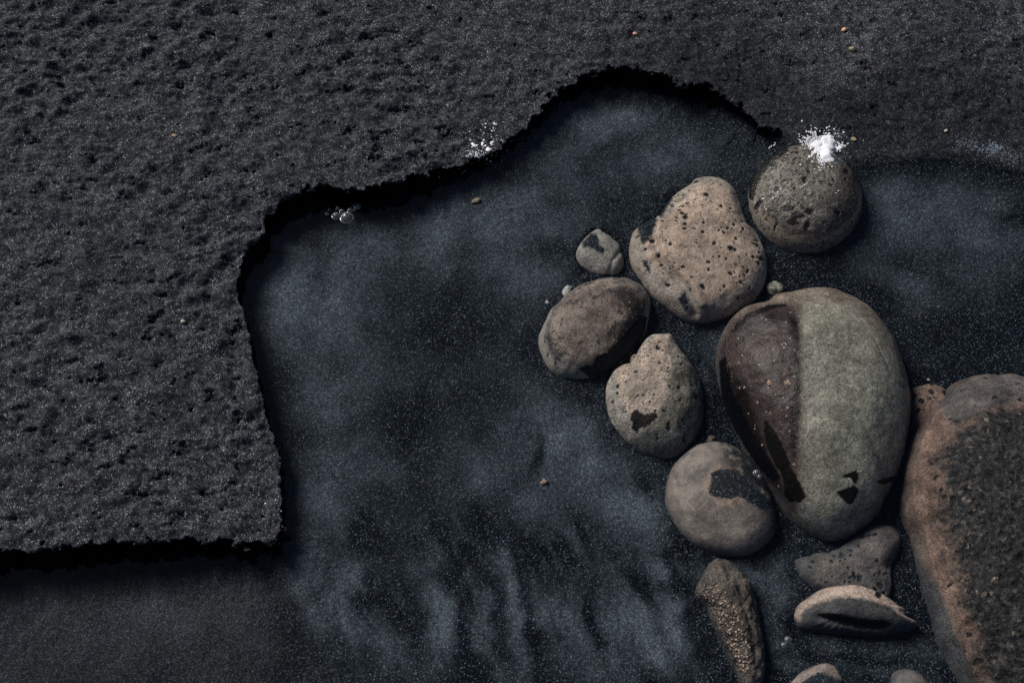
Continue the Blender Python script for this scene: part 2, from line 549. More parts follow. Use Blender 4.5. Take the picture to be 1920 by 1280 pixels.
# pale sky reflections painted on the bed: photo x, y, rx, ry, angle, amount
SKY_VEILS = [(545, 545, 55, 110, 10, .9), (640, 560, 70, 130, 0, .7), (600, 720, 60, 100, -10, .45), (900, 420, 170, 60, -18, .75),
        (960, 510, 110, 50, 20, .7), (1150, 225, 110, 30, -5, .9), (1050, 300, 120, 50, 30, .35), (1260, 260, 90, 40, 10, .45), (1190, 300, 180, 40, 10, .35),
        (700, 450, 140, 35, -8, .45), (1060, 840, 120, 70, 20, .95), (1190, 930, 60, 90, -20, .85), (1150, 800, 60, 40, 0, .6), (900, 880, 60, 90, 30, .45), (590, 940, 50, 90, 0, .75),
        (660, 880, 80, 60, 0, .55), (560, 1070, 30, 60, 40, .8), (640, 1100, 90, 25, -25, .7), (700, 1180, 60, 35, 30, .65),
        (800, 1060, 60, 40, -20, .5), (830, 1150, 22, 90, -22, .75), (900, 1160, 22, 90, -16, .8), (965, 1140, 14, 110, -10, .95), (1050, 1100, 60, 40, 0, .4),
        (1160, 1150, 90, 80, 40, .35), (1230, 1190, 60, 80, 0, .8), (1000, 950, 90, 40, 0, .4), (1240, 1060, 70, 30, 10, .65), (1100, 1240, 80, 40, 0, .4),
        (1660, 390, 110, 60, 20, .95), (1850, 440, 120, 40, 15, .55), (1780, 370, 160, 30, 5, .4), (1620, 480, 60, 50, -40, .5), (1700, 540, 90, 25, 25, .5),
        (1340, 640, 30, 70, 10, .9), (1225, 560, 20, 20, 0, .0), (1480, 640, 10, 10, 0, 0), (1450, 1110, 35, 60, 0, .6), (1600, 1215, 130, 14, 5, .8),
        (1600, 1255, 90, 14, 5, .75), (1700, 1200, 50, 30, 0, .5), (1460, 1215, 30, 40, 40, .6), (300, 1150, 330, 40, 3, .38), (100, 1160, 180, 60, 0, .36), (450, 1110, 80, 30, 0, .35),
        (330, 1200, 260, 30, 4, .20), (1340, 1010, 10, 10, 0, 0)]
SHADE = [(850, 600, 80, 90, 0, .9), (880, 740, 90, 70, 20, .6), (740, 950, 80, 45, 25, .7), (700, 1030, 60, 30, 10, .8), (600, 1230, 70, 60, 30, .9),  # dark gaps in the painted sky reflection
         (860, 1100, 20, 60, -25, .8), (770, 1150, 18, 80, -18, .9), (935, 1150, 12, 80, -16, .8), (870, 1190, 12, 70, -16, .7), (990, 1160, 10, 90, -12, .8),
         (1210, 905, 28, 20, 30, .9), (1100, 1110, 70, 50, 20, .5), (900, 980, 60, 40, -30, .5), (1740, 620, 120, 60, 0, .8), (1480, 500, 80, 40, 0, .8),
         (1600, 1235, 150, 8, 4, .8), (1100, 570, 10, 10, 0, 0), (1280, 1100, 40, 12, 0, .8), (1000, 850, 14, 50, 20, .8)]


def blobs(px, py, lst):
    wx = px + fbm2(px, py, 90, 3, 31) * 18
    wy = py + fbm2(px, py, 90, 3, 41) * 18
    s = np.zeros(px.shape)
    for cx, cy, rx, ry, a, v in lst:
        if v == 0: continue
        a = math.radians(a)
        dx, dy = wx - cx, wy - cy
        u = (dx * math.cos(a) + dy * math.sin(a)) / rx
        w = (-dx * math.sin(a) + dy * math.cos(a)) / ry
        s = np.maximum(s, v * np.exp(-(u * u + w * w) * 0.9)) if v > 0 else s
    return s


def axis(lo, hi, step, far):
    core = np.arange(lo, hi + step, step)
    out = []; s = step; p = hi + step
    while p < far:
        s *= 1.28; p += s; out.append(p)
    out2 = []; s = step; p = lo
    while p > -far:
        s *= 1.28; p -= s; out2.append(p)
    return np.array(out2[::-1] + list(core) + out)


gx = axis(-1180, 1180, 2.15, 3.6e5)
gy = axis(-740, 960, 2.15, 3.6e5)
GX, GY = np.meshgrid(gx, gy)
X = GX.ravel(); Y = GY.ravel()
near = ((np.abs(X) < 1500) & (np.abs(Y) < 1300)).astype(float)
d0, nx, ny, hh = edge_info(X, Y)
ragged = fbm2(X, Y, 30, 4, 3, 0.66) * 12.0 * sstep(4, 26, hh) + fbm2(X, Y, 9, 2, 8) * 2.6
ragged *= 0.35 + 0.65 * sstep(-0.2, 0.5, -ny)       # the right-facing edge is cleaner
d = d0 + ragged * near
sc = sstep(8, 20, hh)
# land surface
al = np.maximum(-d, 0)
ax_ = X * 0.99 + Y * 0.12; ay_ = -X * 0.12 + Y * 0.99
crumb = fbm2(ax_ * 0.62, ay_ * 1.15, 26, 4, 51, 0.58)
crumb2 = fbm2(X, Y, 9.5, 3, 61, 0.6)
ridge = 1 - np.abs(fbm2(ax_ * 0.6, ay_ * 1.2, 48, 3, 71)) * 2.2
rough_amt = 0.55 + 0.45 * sstep(-0.15, 0.4, fbm2(X, Y, 420, 2, 81))
leftmix = sstep(500, -700, X)
zl = hh + np.minimum(al * 0.035, 40) + (1 - sc) * np.minimum(al * 0.16, 30)
bumps = (fbm2(ax_ * 0.8, ay_ * 1.05, 36, 3, 51, 0.42) * 11.0 + crumb2 * 1.0 + ridge * 1.2 + fbm2(X, Y, 75, 2, 55) * 6.0) * (0.55 + 0.45 * leftmix) * rough_amt
# torn little holes
hn = fbm2(ax_ * 0.7 + crumb * 8, ay_ * 1.15, 34, 4, 91, 0.7)
hole_zone = 0.24 * np.exp(-((X + 640) / 230) ** 2 - ((Y + 150) / 330) ** 2) + 0.20 * np.exp(-((X + 250) / 160) ** 2 - ((Y - 470) / 150) ** 2) - 0.04
holes = sstep(0.80 - hole_zone, 0.95 - hole_zone, hn + 0.3 * crumb2)
bumps -= holes * 7 * sstep(0, 18, al)
zl = zl + bumps * sstep(-4, 14, al) * near * (0.25 + 0.75 * sc + 0.60 * (1 - sc) * sstep(20, 120, al))
zb = bed_base(X, Y, d, hh)
grit = crumb2 * 0.5
zb = zb + grit * sstep(10, 60, d) * near
# overhanging profile: t (distance past the lip) -> offset and height
T = np.array([0, 2.5, 6, 11, 17, 24, 34, 48, 66])
OFF = np.array([0, 0.5, -3, -9, -13, -9, 6, 30, 66])
kz = np.array([1.0, 0.86, 0.60, 0.25, -0.12, -0.42, -0.62, -0.8, -1.0])
tt = np.clip(d, 0, 66)
off = np.interp(tt, T, OFF)
zk = np.interp(tt, T, kz)
zprof = np.where(zk > 0, zk * hh, -zk * zb)
inside = (d > 0) & (d < 66)
z = np.where(d <= 0, zl, zb)
z = np.where(inside, sc * zprof + (1 - sc) * np.where(d < 20, hh * (1 - d / 20) + zb * d / 20, zb), z)
sh = np.where(inside, (off - tt) * sc * near, 0)
XX = X + nx * sh; YY = Y + ny * sh
far = 1 - near
P = np.stack([XX, YY, z], -1)
pix = PX(P)
silt = blobs(pix[:, 0], pix[:, 1], SKY_VEILS) * (1 - blobs(pix[:, 0], pix[:, 1], SHADE))  # amount of painted sky reflection, less the dark gaps
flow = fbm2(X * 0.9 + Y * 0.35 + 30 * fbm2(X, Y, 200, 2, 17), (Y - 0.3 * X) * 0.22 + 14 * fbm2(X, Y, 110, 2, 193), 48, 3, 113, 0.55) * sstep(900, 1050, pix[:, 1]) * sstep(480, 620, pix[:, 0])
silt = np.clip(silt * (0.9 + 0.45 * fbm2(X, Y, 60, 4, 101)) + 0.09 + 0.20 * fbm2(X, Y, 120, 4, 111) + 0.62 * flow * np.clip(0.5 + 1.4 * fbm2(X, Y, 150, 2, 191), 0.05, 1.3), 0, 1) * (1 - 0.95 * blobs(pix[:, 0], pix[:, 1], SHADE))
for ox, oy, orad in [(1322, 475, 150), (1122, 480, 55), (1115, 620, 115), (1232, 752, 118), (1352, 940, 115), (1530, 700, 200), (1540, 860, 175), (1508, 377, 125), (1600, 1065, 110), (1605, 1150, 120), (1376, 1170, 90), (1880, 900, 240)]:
    silt *= 0.25 + 0.75 * sstep(orad * 0.8, orad * 1.35, np.hypot(pix[:, 0] - ox - 8, pix[:, 1] - oy - 10))  # painted contact shade: bed darker around each stone
silt *= sstep(20, 75, d) * 0.85 + 0.15  # bed painted darker towards the shaded bank
bed_a = sstep(-3, 8, d) * sc + (1 - sc) * sstep(-14, 16, d + 12 * fbm2(X, Y, 26, 3, 121))
# wet undercut face, with its shade and reflection painted black along the bank
scarp_shade = sstep(0.0, 2.5, d) * (1 - sstep(hh * 0.5, hh * 1.9, d + fbm2(X, Y, 24, 3, 131) * 12)) * sc
# sand banked up against the stones
STN = [(1322, 475, 128), (1122, 476, 47), (1228, 750, 104), (1352, 940, 106), (1376, 1170, 95)]
for ox, oy, orad in STN:
    rr_ = np.hypot(pix[:, 0] - ox, pix[:, 1] - oy) / orad
    P[:, 2] += 6 * np.exp(-((rr_ - 0.98) / 0.16) ** 2) * np.clip(0.5 + 1.3 * fbm2(X, Y, 45, 2, 151), 0, 1.3) * (d > 70)
wet = np.clip(sstep(250, 700, X + 0.2 * Y) * sstep(330, 40, al) + 0.5 * fbm2(X, Y, 260, 2, 141), 0, 1)
warm_strip = sstep(620, 430, pix[:, 0] + 40 * fbm2(X, Y, 80, 3, 161)) * sstep(1060, 1120, pix[:, 1]) * (0.8 + 0.4 * fbm2(X, Y, 90, 3, 171))  # warm reflection at the lower left, painted into the bed colour
nxg, nyg = len(gx), len(gy)
idx = np.arange(nxg * nyg).reshape(nyg, nxg)
F = np.stack([idx[:-1, :-1], idx[:-1, 1:], idx[1:, 1:], idx[1:, :-1]], -1).reshape(-1, 4)
ground = make_mesh('black_sand_beach', P, F, M_ground, True, {'bed': bed_a, 'silt': silt, 'scarp_shade': scarp_shade, 'wet': wet, 'warm_strip': warm_strip})
tag(ground, kind='structure')
ground_keep = (np.abs(P[:, 0]) < 1250) & (P[:, 1] > -800) & (P[:, 1] < 1050)


def bvh_of(verts, faces):
    return BVHTree.FromPolygons([Vector(v) for v in verts], [tuple(f) for f in faces])


# coarser copy of the near sand only for dropping things on it
sx = np.where((gx > -1250) & (gx < 1250))[0][::3]; sy = np.where((gy > -800) & (gy < 1050))[0][::3]
sub = idx[np.ix_(sy, sx)]
sv = P[sub.ravel()]
si = np.arange(sub.size).reshape(sub.shape)
sf = np.stack([si[:-1, :-1], si[:-1, 1:], si[1:, 1:], si[1:, :-1]], -1).reshape(-1, 4)
solids = [bvh_of(sv, sf)]


def hit_px(px, py):
    """first solid surface seen at a photo pixel"""
    a = W(px, py, 0.0)
    dr = Vector(a - CAM).normalized()
    best = None
    for b in solids:
        h = b.ray_cast(Vector(CAM), dr)
        if h[0] is not None and (best is None or h[3] < best[2]):
            best = (h[0], h[1], h[3])
    return best


# ------------------------------------------------------------------ water
wx = axis(-1200, 1200, 60, 3.6e5); wy = axis(-800, 1000, 60, 3.6e5)
WXg, WYg = np.meshgrid(wx, wy)
wi = np.arange(WXg.size).reshape(WXg.shape)
wf = np.stack([wi[:-1, :-1], wi[:-1, 1:], wi[1:, 1:], wi[1:, :-1]], -1).reshape(-1, 4)
water = make_mesh('water', np.stack([WXg.ravel(), WYg.ravel(), np.zeros(WXg.size)], -1), wf, M_water)
tag(water, kind='structure')


# ------------------------------------------------------------------ stones
def smooth_closed(pts, n):
    """Catmull-Rom through a closed outline"""
    pts = np.asarray(pts, float); m = len(pts); out = []
    per = max(2, n // m)
    for i in range(m):
        p0, p1, p2, p3 = pts[i - 1], pts[i], pts[(i + 1) % m], pts[(i + 2) % m]
        for k in range(per):
            t = k / per
            out.append(0.5 * ((2 * p1) + (-p0 + p2) * t + (2 * p0 - 5 * p1 + 4 * p2 - p3) * t * t + (-p0 + 3 * p1 - 3 * p2 + p3) * t ** 3))
    return np.array(out)


def polar(pts, c, th):
    a = np.arctan2(pts[:, 1] - c[1], pts[:, 0] - c[0]); r = np.hypot(pts[:, 0] - c[0], pts[:, 1] - c[1])
    o = np.argsort(a); a = a[o]; r = r[o]
    a3 = np.concatenate([a - 2 * math.pi, a, a + 2 * math.pi]); r3 = np.tile(r, 3)
    return np.interp(th, a3, r3)


def build_stone(name, outline, mat, H, nth=260, nr=80, peak=(0, 0), sq=2.2, z0=None, Hb=None, lump=3.0, lump_s=60, fine=0.6,
                black_patches=(), sands=(), zone=None, zone2=None, zone3=None, creases=(), pits=0, pit_r=(1.5, 4.5), seed=1, center=None, label='', cat='stone', group=None, dips=()):
    out_px = smooth_closed(outline, 160)
    cp = np.array(center) if center is not None else np.array([(out_px[:, 0].min() + out_px[:, 0].max()) / 2, (out_px[:, 1].min() + out_px[:, 1].max()) / 2])
    if z0 is None:
        g = W(cp[0], cp[1], -35)
        z0 = float(bed_at(g[0], g[1])[0]) + 3
    c3 = W(cp[0], cp[1], z0)
    th = np.linspace(-math.pi, math.pi, nth, endpoint=False)
    og = W(out_px[:, 0], out_px[:, 1], z0)
    R = polar(og, c3, th)
    if Hb is None: Hb = min(H, 45)
    ph = np.linspace(0, math.pi / 2, nr)
    nl = max(6, nr // 4)
    ph2 = np.linspace(math.pi / 2, math.pi * 0.97, nl)[1:]
    phi = np.concatenate([ph, ph2])
    e = 2.0 / sq
    rho = np.abs(np.sin(phi)) ** e
    zz = np.sign(np.cos(phi)) * np.abs(np.cos(phi)) ** e
    pk = W(cp[0] + peak[0], cp[1] + peak[1], z0) - c3

    def body(R):
        rr = rho[:, None] * np.ones_like(R)[None, :]
        Zs = np.where(zz > 0, zz * H, zz * Hb)[:, None] * np.ones_like(R)[None, :]
        sh = np.clip(zz, 0, 1)[:, None]
        XB = c3[0] + rr * R[None, :] * np.cos(th)[None, :] + pk[0] * sh
        YB = c3[1] + rr * R[None, :] * np.sin(th)[None, :] + pk[1] * sh
        return XB, YB, z0 + Zs

    for it in range(4):
        XB, YB, ZB = body(R)
        pp = PX(np.stack([XB, YB, ZB], -1)[: nr]).reshape(-1, 2)
        ang = np.arctan2(pp[:, 1] - cp[1], pp[:, 0] - cp[0]); rad = np.hypot(pp[:, 0] - cp[0], pp[:, 1] - cp[1])
        nb = 90
        bi = ((ang + math.pi) / (2 * math.pi) * nb).astype(int) % nb
        mx = np.zeros(nb); np.maximum.at(mx, bi, rad)
        mid = (np.arange(nb) + 0.5) / nb * 2 * math.pi - math.pi
        tgt = polar(out_px, cp, mid)
        ratio = np.where(mx > 1, tgt / np.maximum(mx, 1), 1)
        ob = PX(np.stack([c3[0] + R * np.cos(th), c3[1] + R * np.sin(th), np.full(nth, z0)], -1))
        oa = np.arctan2(ob[:, 1] - cp[1], ob[:, 0] - cp[0])
        rr = np.interp(oa, np.concatenate([mid - 2 * math.pi, mid, mid + 2 * math.pi]), np.tile(ratio, 3))
        R = R * np.clip(rr, 0.8, 1.2)
    XB, YB, ZB = body(R)
    V = np.stack([XB, YB, ZB], -1)
    rows = len(phi)
    V = V.reshape(-1, 3)
    # approximate outward direction
    Rm = R.mean()
    N = np.stack([(V[:, 0] - c3[0]) / Rm ** 2, (V[:, 1] - c3[1]) / Rm ** 2, (V[:, 2] - z0) / max(H, 1) ** 2 + 1e-9], -1)
    N /= np.linalg.norm(N, axis=1)[:, None] + 1e-12
    q = V - c3
    disp = fbm3(q, lump_s, 3, seed * 17) * lump + fbm3(q, 9, 2, seed * 17 + 5) * fine
    rimf = np.repeat(rho, nth)
    rimf = np.where(np.repeat(phi, nth) > math.pi / 2, 1.0, rimf)
    disp *= 1 - 0.7 * sstep(0.85, 1.0, rimf)
    pxy = PX(V)
    for poly, wdt, dep in creases:
        dd = polydist(pxy[:, 0], pxy[:, 1], poly, closed=False)
        disp -= dep * np.exp(-(dd / wdt) ** 2)
    for cx, cy, r, dep in dips:
        dd = np.hypot(pxy[:, 0] - cx, pxy[:, 1] - cy)
        disp -= dep * np.exp(-(dd / r) ** 2)
    pit_a = np.zeros(len(V))
    lr = random.Random(seed * 91)
    wpx = noise3(q[:, 0] / 3.5, q[:, 1] / 3.5, q[:, 2] / 3.5, seed + 400) * 2.2; wpy = noise3(q[:, 0] / 3.5, q[:, 1] / 3.5, q[:, 2] / 3.5, seed + 401) * 2.2
    for k in range(pits):
        a = lr.uniform(-math.pi, math.pi); f = math.sqrt(lr.random()) * 0.93
        i = int((a + math.pi) / (2 * math.pi) * nth) % nth
        r = lr.uniform(*pit_r) * (1.4 if lr.random() < 0.12 else 0.8)
        ctr = c3[:2] + np.array([math.cos(a), math.sin(a)]) * f * R[i]
        el = lr.uniform(0.5, 1.6); aa = lr.uniform(0, 3.14)
        dx = V[:, 0] - ctr[0]; dy = V[:, 1] - ctr[1]
        near_ = (np.abs(dx) < 14) & (np.abs(dy) < 14) & (V[:, 2] > z0)
        if not near_.any(): continue
        dx = dx[near_] + wpx[near_]; dy = dy[near_] + wpy[near_]
        u = (dx * math.cos(aa) + dy * math.sin(aa)) / (r * el); w = (-dx * math.sin(aa) + dy * math.cos(aa)) / r * 1.0
        g = np.exp(-(u * u + w * w))
        disp[near_] -= g * r * 0.55
        pit_a[near_] = np.maximum(pit_a[near_], g)
    V = V + N * disp[:, None]
    at = {'rim': rimf, 'pit': pit_a}
    pxy = PX(V)

    def sdl(lst):
        s = np.full(len(V), -60.0)
        for poly in lst:
            s = np.maximum(s, np.clip(polydist(pxy[:, 0], pxy[:, 1], poly), -60, 60))
        return s
    at['stain'] = sdl(black_patches)  # outlines of the painted dark reflections
    at['sand'] = sdl(sands)
    at['zone'] = sdl(zone or ())
    at['depth'] = np.clip((-V[:, 2] - 6) / 46.0, 0, 1.3)
    at['zone2'] = sdl(zone2 or ())
    at['pit2'] = sdl(zone3 or ())
    ii = np.arange(rows * nth).reshape(rows, nth)
    jj = np.roll(ii, -1, 1)
    Fq = np.stack([ii[:-1], ii[1:], jj[1:], jj[:-1]], -1).reshape(-1, 4)
    base = np.array([c3[0], c3[1], z0 - Hb])
    o = make_mesh(name, V, Fq, mat, True, at, base)
    tag(o, label, cat, group)
    solids.append(bvh_of(V, Fq))
    return o


TAN = (0.20, 0.158, 0.128); BROWN = (0.105, 0.078, 0.062); DARKB = (0.035, 0.028, 0.026); GREYB = (0.10, 0.094, 0.085)

m_round = stone_material('speckled_brown_stone', (0.085, 0.078, 0.066), (0.155, 0.142, 0.120), czone=(0.066, 0.050, 0.044), fleck=(0.30, 0.29, 0.26), fleck_d=0.5,
                         spot_size=7, spot_t=0.575, rim=(0.27, 0.215, 0.17), rough=0.27, spec=0.35, grain=0.5)
m_tan = stone_material('pitted_tan_stone', (0.25, 0.198, 0.162), (0.37, 0.292, 0.236), murk=0.5, spot_size=7, spot_t=0.63, rough=0.6, grain=0.30, warm=(0.37, 0.28, 0.205))
m_heart = stone_material('grey_tan_stone', (0.25, 0.215, 0.18), (0.30, 0.26, 0.22), spot_t=0.78, rough=0.6, grain=0.35)
m_oval = stone_material('dusky_brown_stone', (0.095, 0.075, 0.064), (0.185, 0.155, 0.135), czone=(0.030, 0.024, 0.023), spot=(0.03, 0.03, 0.03), spot_size=12, spot_t=0.60,
                        rim=(0.30, 0.255, 0.215), rough=0.42, grain=0.35, fleck=(0.25, 0.2, 0.16), fleck_d=0.3)
m_pear = stone_material('pear_stone', (0.36, 0.295, 0.245), (0.28, 0.235, 0.195), czone=(0.13, 0.125, 0.105), spot=(0.02, 0.02, 0.022), spot_size=7, spot_t=0.62, rough=0.6, grain=0.42, bump=1.3)
m_egg = stone_material('green_grey_stone', (0.115, 0.092, 0.076), (0.175, 0.145, 0.120), czone=(0.180, 0.178, 0.148), spot_size=8, spot_t=0.74,
                       layers=(('zone2', (0.036, 0.026, 0.025), 12.0), ('pit2', (0.006, 0.004, 0.004), 9.0)), rough=0.27, spec=0.15, bump=0.5, czs=24.0, murk=0.45, grain=0.5, fleck=(0.30, 0.27, 0.25), fleck_d=0.10)
m_disc = stone_material('smooth_grey_brown_stone', (0.165, 0.128, 0.108), (0.24, 0.19, 0.156), murk=0.7, layers=(('zone', (0.022, 0.020, 0.021), 24.0),), spot_t=0.85, rough=0.55, grain=0.22, bump=0.6, warm=(0.30, 0.24, 0.185))
m_long = stone_material('crusted_brown_stone', (0.065, 0.048, 0.039), (0.15, 0.115, 0.090), murk=0.75, spot_t=0.66, spot_size=7, rough=0.6, grain=0.5, bump=1.4, beads=(0.60, 0.42, 0.31))
m_dim = stone_material('dim_brown_stone', (0.12, 0.095, 0.080), (0.21, 0.165, 0.135), murk=0.85, spot_t=0.66, spot_size=6, rough=0.6, grain=0.35)
m_lens = stone_material('pink_rimmed_stone', murk=0.7, ca=(0.050, 0.046, 0.045), cb=(0.085, 0.075, 0.070), czone=(0.50, 0.36, 0.28), czs=5.0, spot_t=0.70, rough=0.45, grain=0.3)
m_big = stone_material('red_rimmed_stone', (0.105, 0.072, 0.060), (0.175, 0.122, 0.098), murk=0.55, spot_t=0.66, spot_size=7, rough=0.5, grain=0.4, coarse=6.0, bump=1.4, czone=(0.085, 0.078, 0.076))
m_red = stone_material('reddish_stone', (0.17, 0.105, 0.08), (0.22, 0.15, 0.115), spot_t=0.62, spot_size=7, rough=0.6, grain=0.3)

# tan pitted stone half sunk in the sand
S2 = [(1292, 345), (1304, 334), (1332, 331), (1360, 338), (1380, 354), (1391, 380), (1400, 412), (1418, 434), (1430, 456), (1438, 482), (1439, 512), (1431, 540),
      (1412, 567), (1384, 586), (1352, 597), (1325, 603), (1306, 606), (1290, 603), (1272, 594), (1245, 574), (1217, 549), (1199, 527), (1185, 505), (1179, 480), (1182, 452), (1190, 430),
      (1212, 412), (1236, 400), (1248, 384), (1262, 368), (1280, 354)]
build_stone('pebble', S2, m_tan, 58, center=(1322, 475), nth=300, nr=100, lump=4, lump_s=70, seed=3, pits=110, pit_r=(1.6, 4.2), z0=-38,
            creases=[([(1226, 412), (1224, 445), (1236, 482), (1262, 515), (1288, 540), (1300, 570), (1303, 590)], 8, 10), ([(1236, 420), (1236, 446), (1248, 478), (1274, 508), (1302, 536), (1318, 570)], 7, -5)],
            sands=[[(1195, 425), (1222, 402), (1232, 412), (1226, 430), (1215, 450), (1206, 462), (1200, 445)], [(1204, 488), (1212, 487), (1220, 505), (1218, 512), (1208, 500)],
                   [(1270, 560), (1284, 548), (1292, 570), (1288, 588)], [(1240, 408), (1262, 372), (1250, 360), (1220, 396)]],
            label='pale tan stone full of dark pits, half sunk in sand beside the round speckled stone', group='stones in the tide pool')
# small heart shaped
S3 = [(1122, 429), (1132, 435), (1147, 445), (1160, 457), (1167, 475), (1170, 495), (1162, 512), (1147, 519), (1125, 520), (1105, 512), (1085, 501), (1077, 485),
      (1080, 470), (1092, 452), (1107, 436)]
build_stone('pebble', S3, m_heart, 30, nth=140, nr=50, lump=2, lump_s=50, seed=5, z0=-38, creases=[([(1165, 470), (1150, 488), (1140, 515)], 4, 3)],
            sands=[[(1107, 437), (1120, 440), (1125, 460), (1135, 467), (1130, 476), (1112, 467), (1102, 463), (1092, 465), (1092, 455)]],
            label='small pointed grey-tan pebble with a wedge of black sand on its top', group='stones in the tide pool')
# oval
S4 = [(1149, 520), (1176, 521), (1200, 533), (1214, 550), (1221, 571), (1217, 601), (1208, 631), (1188, 660), (1164, 684), (1143, 699), (1108, 712), (1078, 715), (1054, 712),
      (1033, 699), (1019, 678), (1009, 651), (1010, 628), (1022, 601), (1039, 574), (1069, 547), (1105, 528)]
build_stone('pebble', S4, m_oval, 60, nth=260, nr=80, sq=2.5, lump=3, seed=7, z0=-42,
            zone=[[(1130, 545), (1165, 535), (1195, 548), (1208, 575), (1200, 605), (1180, 635), (1150, 662), (1160, 620), (1178, 585), (1160, 560)],
                  [(1025, 630), (1032, 625), (1040, 665), (1060, 695), (1095, 702), (1090, 708), (1050, 700), (1030, 675)]],
            black_patches=[[(1088, 692), (1099, 685), (1111, 688), (1120, 668), (1138, 662), (1148, 652), (1162, 640), (1180, 618), (1202, 592), (1211, 596), (1208, 618), (1195, 645), (1172, 670), (1152, 688), (1134, 702), (1108, 706), (1100, 701)]],
            label='dusky brown oval pebble with a black crescent along its lower right edge', group='stones in the tide pool')
# pear
S5 = [(1229, 627), (1259, 627), (1269, 642), (1280, 663), (1295, 681), (1309, 702), (1318, 731), (1321, 767), (1315, 803), (1300, 832), (1277, 853), (1247, 860), (1217, 856),
      (1188, 841), (1158, 812), (1142, 785), (1136, 755), (1137, 723), (1149, 699), (1173, 681), (1188, 668), (1197, 651), (1211, 633)]
build_stone('pebble', S5, m_pear, 68, center=(1232, 752), nth=260, nr=80, peak=(-5, -10), lump=5, seed=9, pits=60, pit_r=(1.4, 3.4), z0=-46,
            zone=[[(1262, 660), (1330, 700), (1340, 860), (1200, 870), (1170, 830), (1215, 800), (1250, 750)]],
            black_patches=[[(1185, 776), (1192, 769), (1200, 775), (1209, 779), (1229, 775), (1231, 781), (1217, 794), (1200, 801), (1191, 807), (1186, 801), (1189, 791), (1183, 785)]],
            label='pear-shaped tan and grey pebble with a small black heart-shaped mark', group='stones in the tide pool')
# disc with sand patch
S7 = [(1351, 828), (1381, 838), (1407, 858), (1434, 900), (1452, 945), (1457, 987), (1440, 1017), (1411, 1038), (1381, 1044), (1344, 1040), (1299, 1021), (1265, 987), (1250, 957), (1247, 924),
      (1254, 890), (1272, 862), (1302, 837), (1329, 829)]
build_stone('pebble', S7, m_disc, 52, nth=240, nr=70, lump=3, seed=11, z0=-50, fine=0.3,
            sands=[[(1332, 886), (1355, 877), (1378, 881), (1400, 895), (1430, 924), (1456, 950), (1445, 958), (1422, 952), (1407, 943), (1389, 931), (1362, 935), (1340, 931), (1329, 924), (1334, 901)]],
            zone=[[(1365, 815), (1425, 835), (1485, 930), (1485, 1020), (1448, 1000), (1425, 950), (1385, 900), (1352, 858)]],  # painted shade on the side next to the egg stone
            label='smooth grey-brown disc pebble with a patch of black sand on its middle', group='stones in the tide pool')
# egg
S6 = [(1515, 539), (1547, 538), (1580, 544), (1620, 565), (1653, 597), (1677, 634), (1698, 691), (1708, 747), (1704, 796), (1697, 845), (1684, 890), (1665, 934), (1645, 971), (1604, 1001),
      (1564, 1013), (1535, 1011), (1503, 993), (1466, 961), (1438, 918), (1405, 865), (1373, 804), (1350, 747), (1339, 691), (1342, 650), (1361, 609), (1389, 581), (1434, 561), (1482, 546)]
build_stone('boulder', S6, m_egg, 128, center=(1530, 765), nth=420, nr=150, peak=(0, -12), sq=2.15, lump=5, lump_s=110, seed=13, z0=-50, fine=0.5,
            zone=[[(1500, 565), (1560, 560), (1620, 590), (1665, 640), (1690, 700), (1720, 760), (1720, 900), (1640, 990), (1560, 1000), (1510, 985), (1500, 930), (1500, 800), (1496, 700), (1497, 620)]],
            zone3=[[(1478, 590), (1497, 600), (1499, 700), (1497, 800), (1490, 860), (1478, 820), (1484, 720), (1480, 650)],
                   [(1372, 690), (1400, 720), (1420, 790), (1440, 850), (1470, 930), (1440, 900), (1400, 830), (1372, 750)],
                   [(1400, 600), (1450, 585), (1475, 600), (1430, 612), (1395, 640), (1380, 650)]],
            zone2=[[(1342, 690), (1350, 640), (1372, 600), (1415, 576), (1475, 566), (1497, 575), (1500, 700), (1500, 930), (1490, 965), (1448, 930), (1402, 862), (1362, 785)]],
            black_patches=[[(1372, 622), (1384, 606), (1404, 589), (1440, 574), (1472, 572), (1440, 580), (1410, 594), (1388, 614)],
                    [(1350, 680), (1354, 747), (1373, 796), (1401, 841), (1425, 877), (1450, 900), (1462, 895), (1452, 878), (1420, 828), (1397, 784), (1376, 739), (1365, 691), (1360, 670)],
                    [(1436, 790), (1454, 812), (1470, 845), (1482, 877), (1495, 902), (1511, 930), (1499, 940), (1478, 938), (1472, 926), (1474, 910), (1466, 885), (1452, 865), (1440, 837), (1434, 812)],
                    [(1580, 893), (1604, 884), (1609, 890), (1605, 905), (1600, 902), (1596, 894)], [(1571, 922), (1588, 917), (1600, 912), (1609, 918), (1606, 928), (1595, 945), (1583, 937)],
                    [(1645, 903), (1662, 896), (1676, 894), (1672, 901), (1655, 906)]],
            creases=[([(1610, 595), (1640, 640), (1665, 690)], 2.5, 1.5), ([(1480, 580), (1497, 650), (1494, 760), (1500, 900)], 14, -2.0)],
            label='largest whole egg-shaped stone, dark plum on the left half and green-grey on the right', group='stones in the tide pool')
# brown stone behind the lens
S9 = [(1490, 1059), (1497, 1044), (1531, 1036), (1566, 1030), (1598, 1008), (1640, 985), (1672, 985), (1692, 1010), (1682, 1045), (1672, 1065), (1674, 1100), (1660, 1130), (1600, 1135), (1545, 1115), (1505, 1089)]
build_stone('pebble', S9, m_dim, 30, center=(1598, 1078), nth=200, nr=60, lump=4, lump_s=60, seed=15, z0=-54, pits=60,
            
            label='dim brown knobbly stone deep under water below the tip of the egg-shaped stone', group='stones in the tide pool')
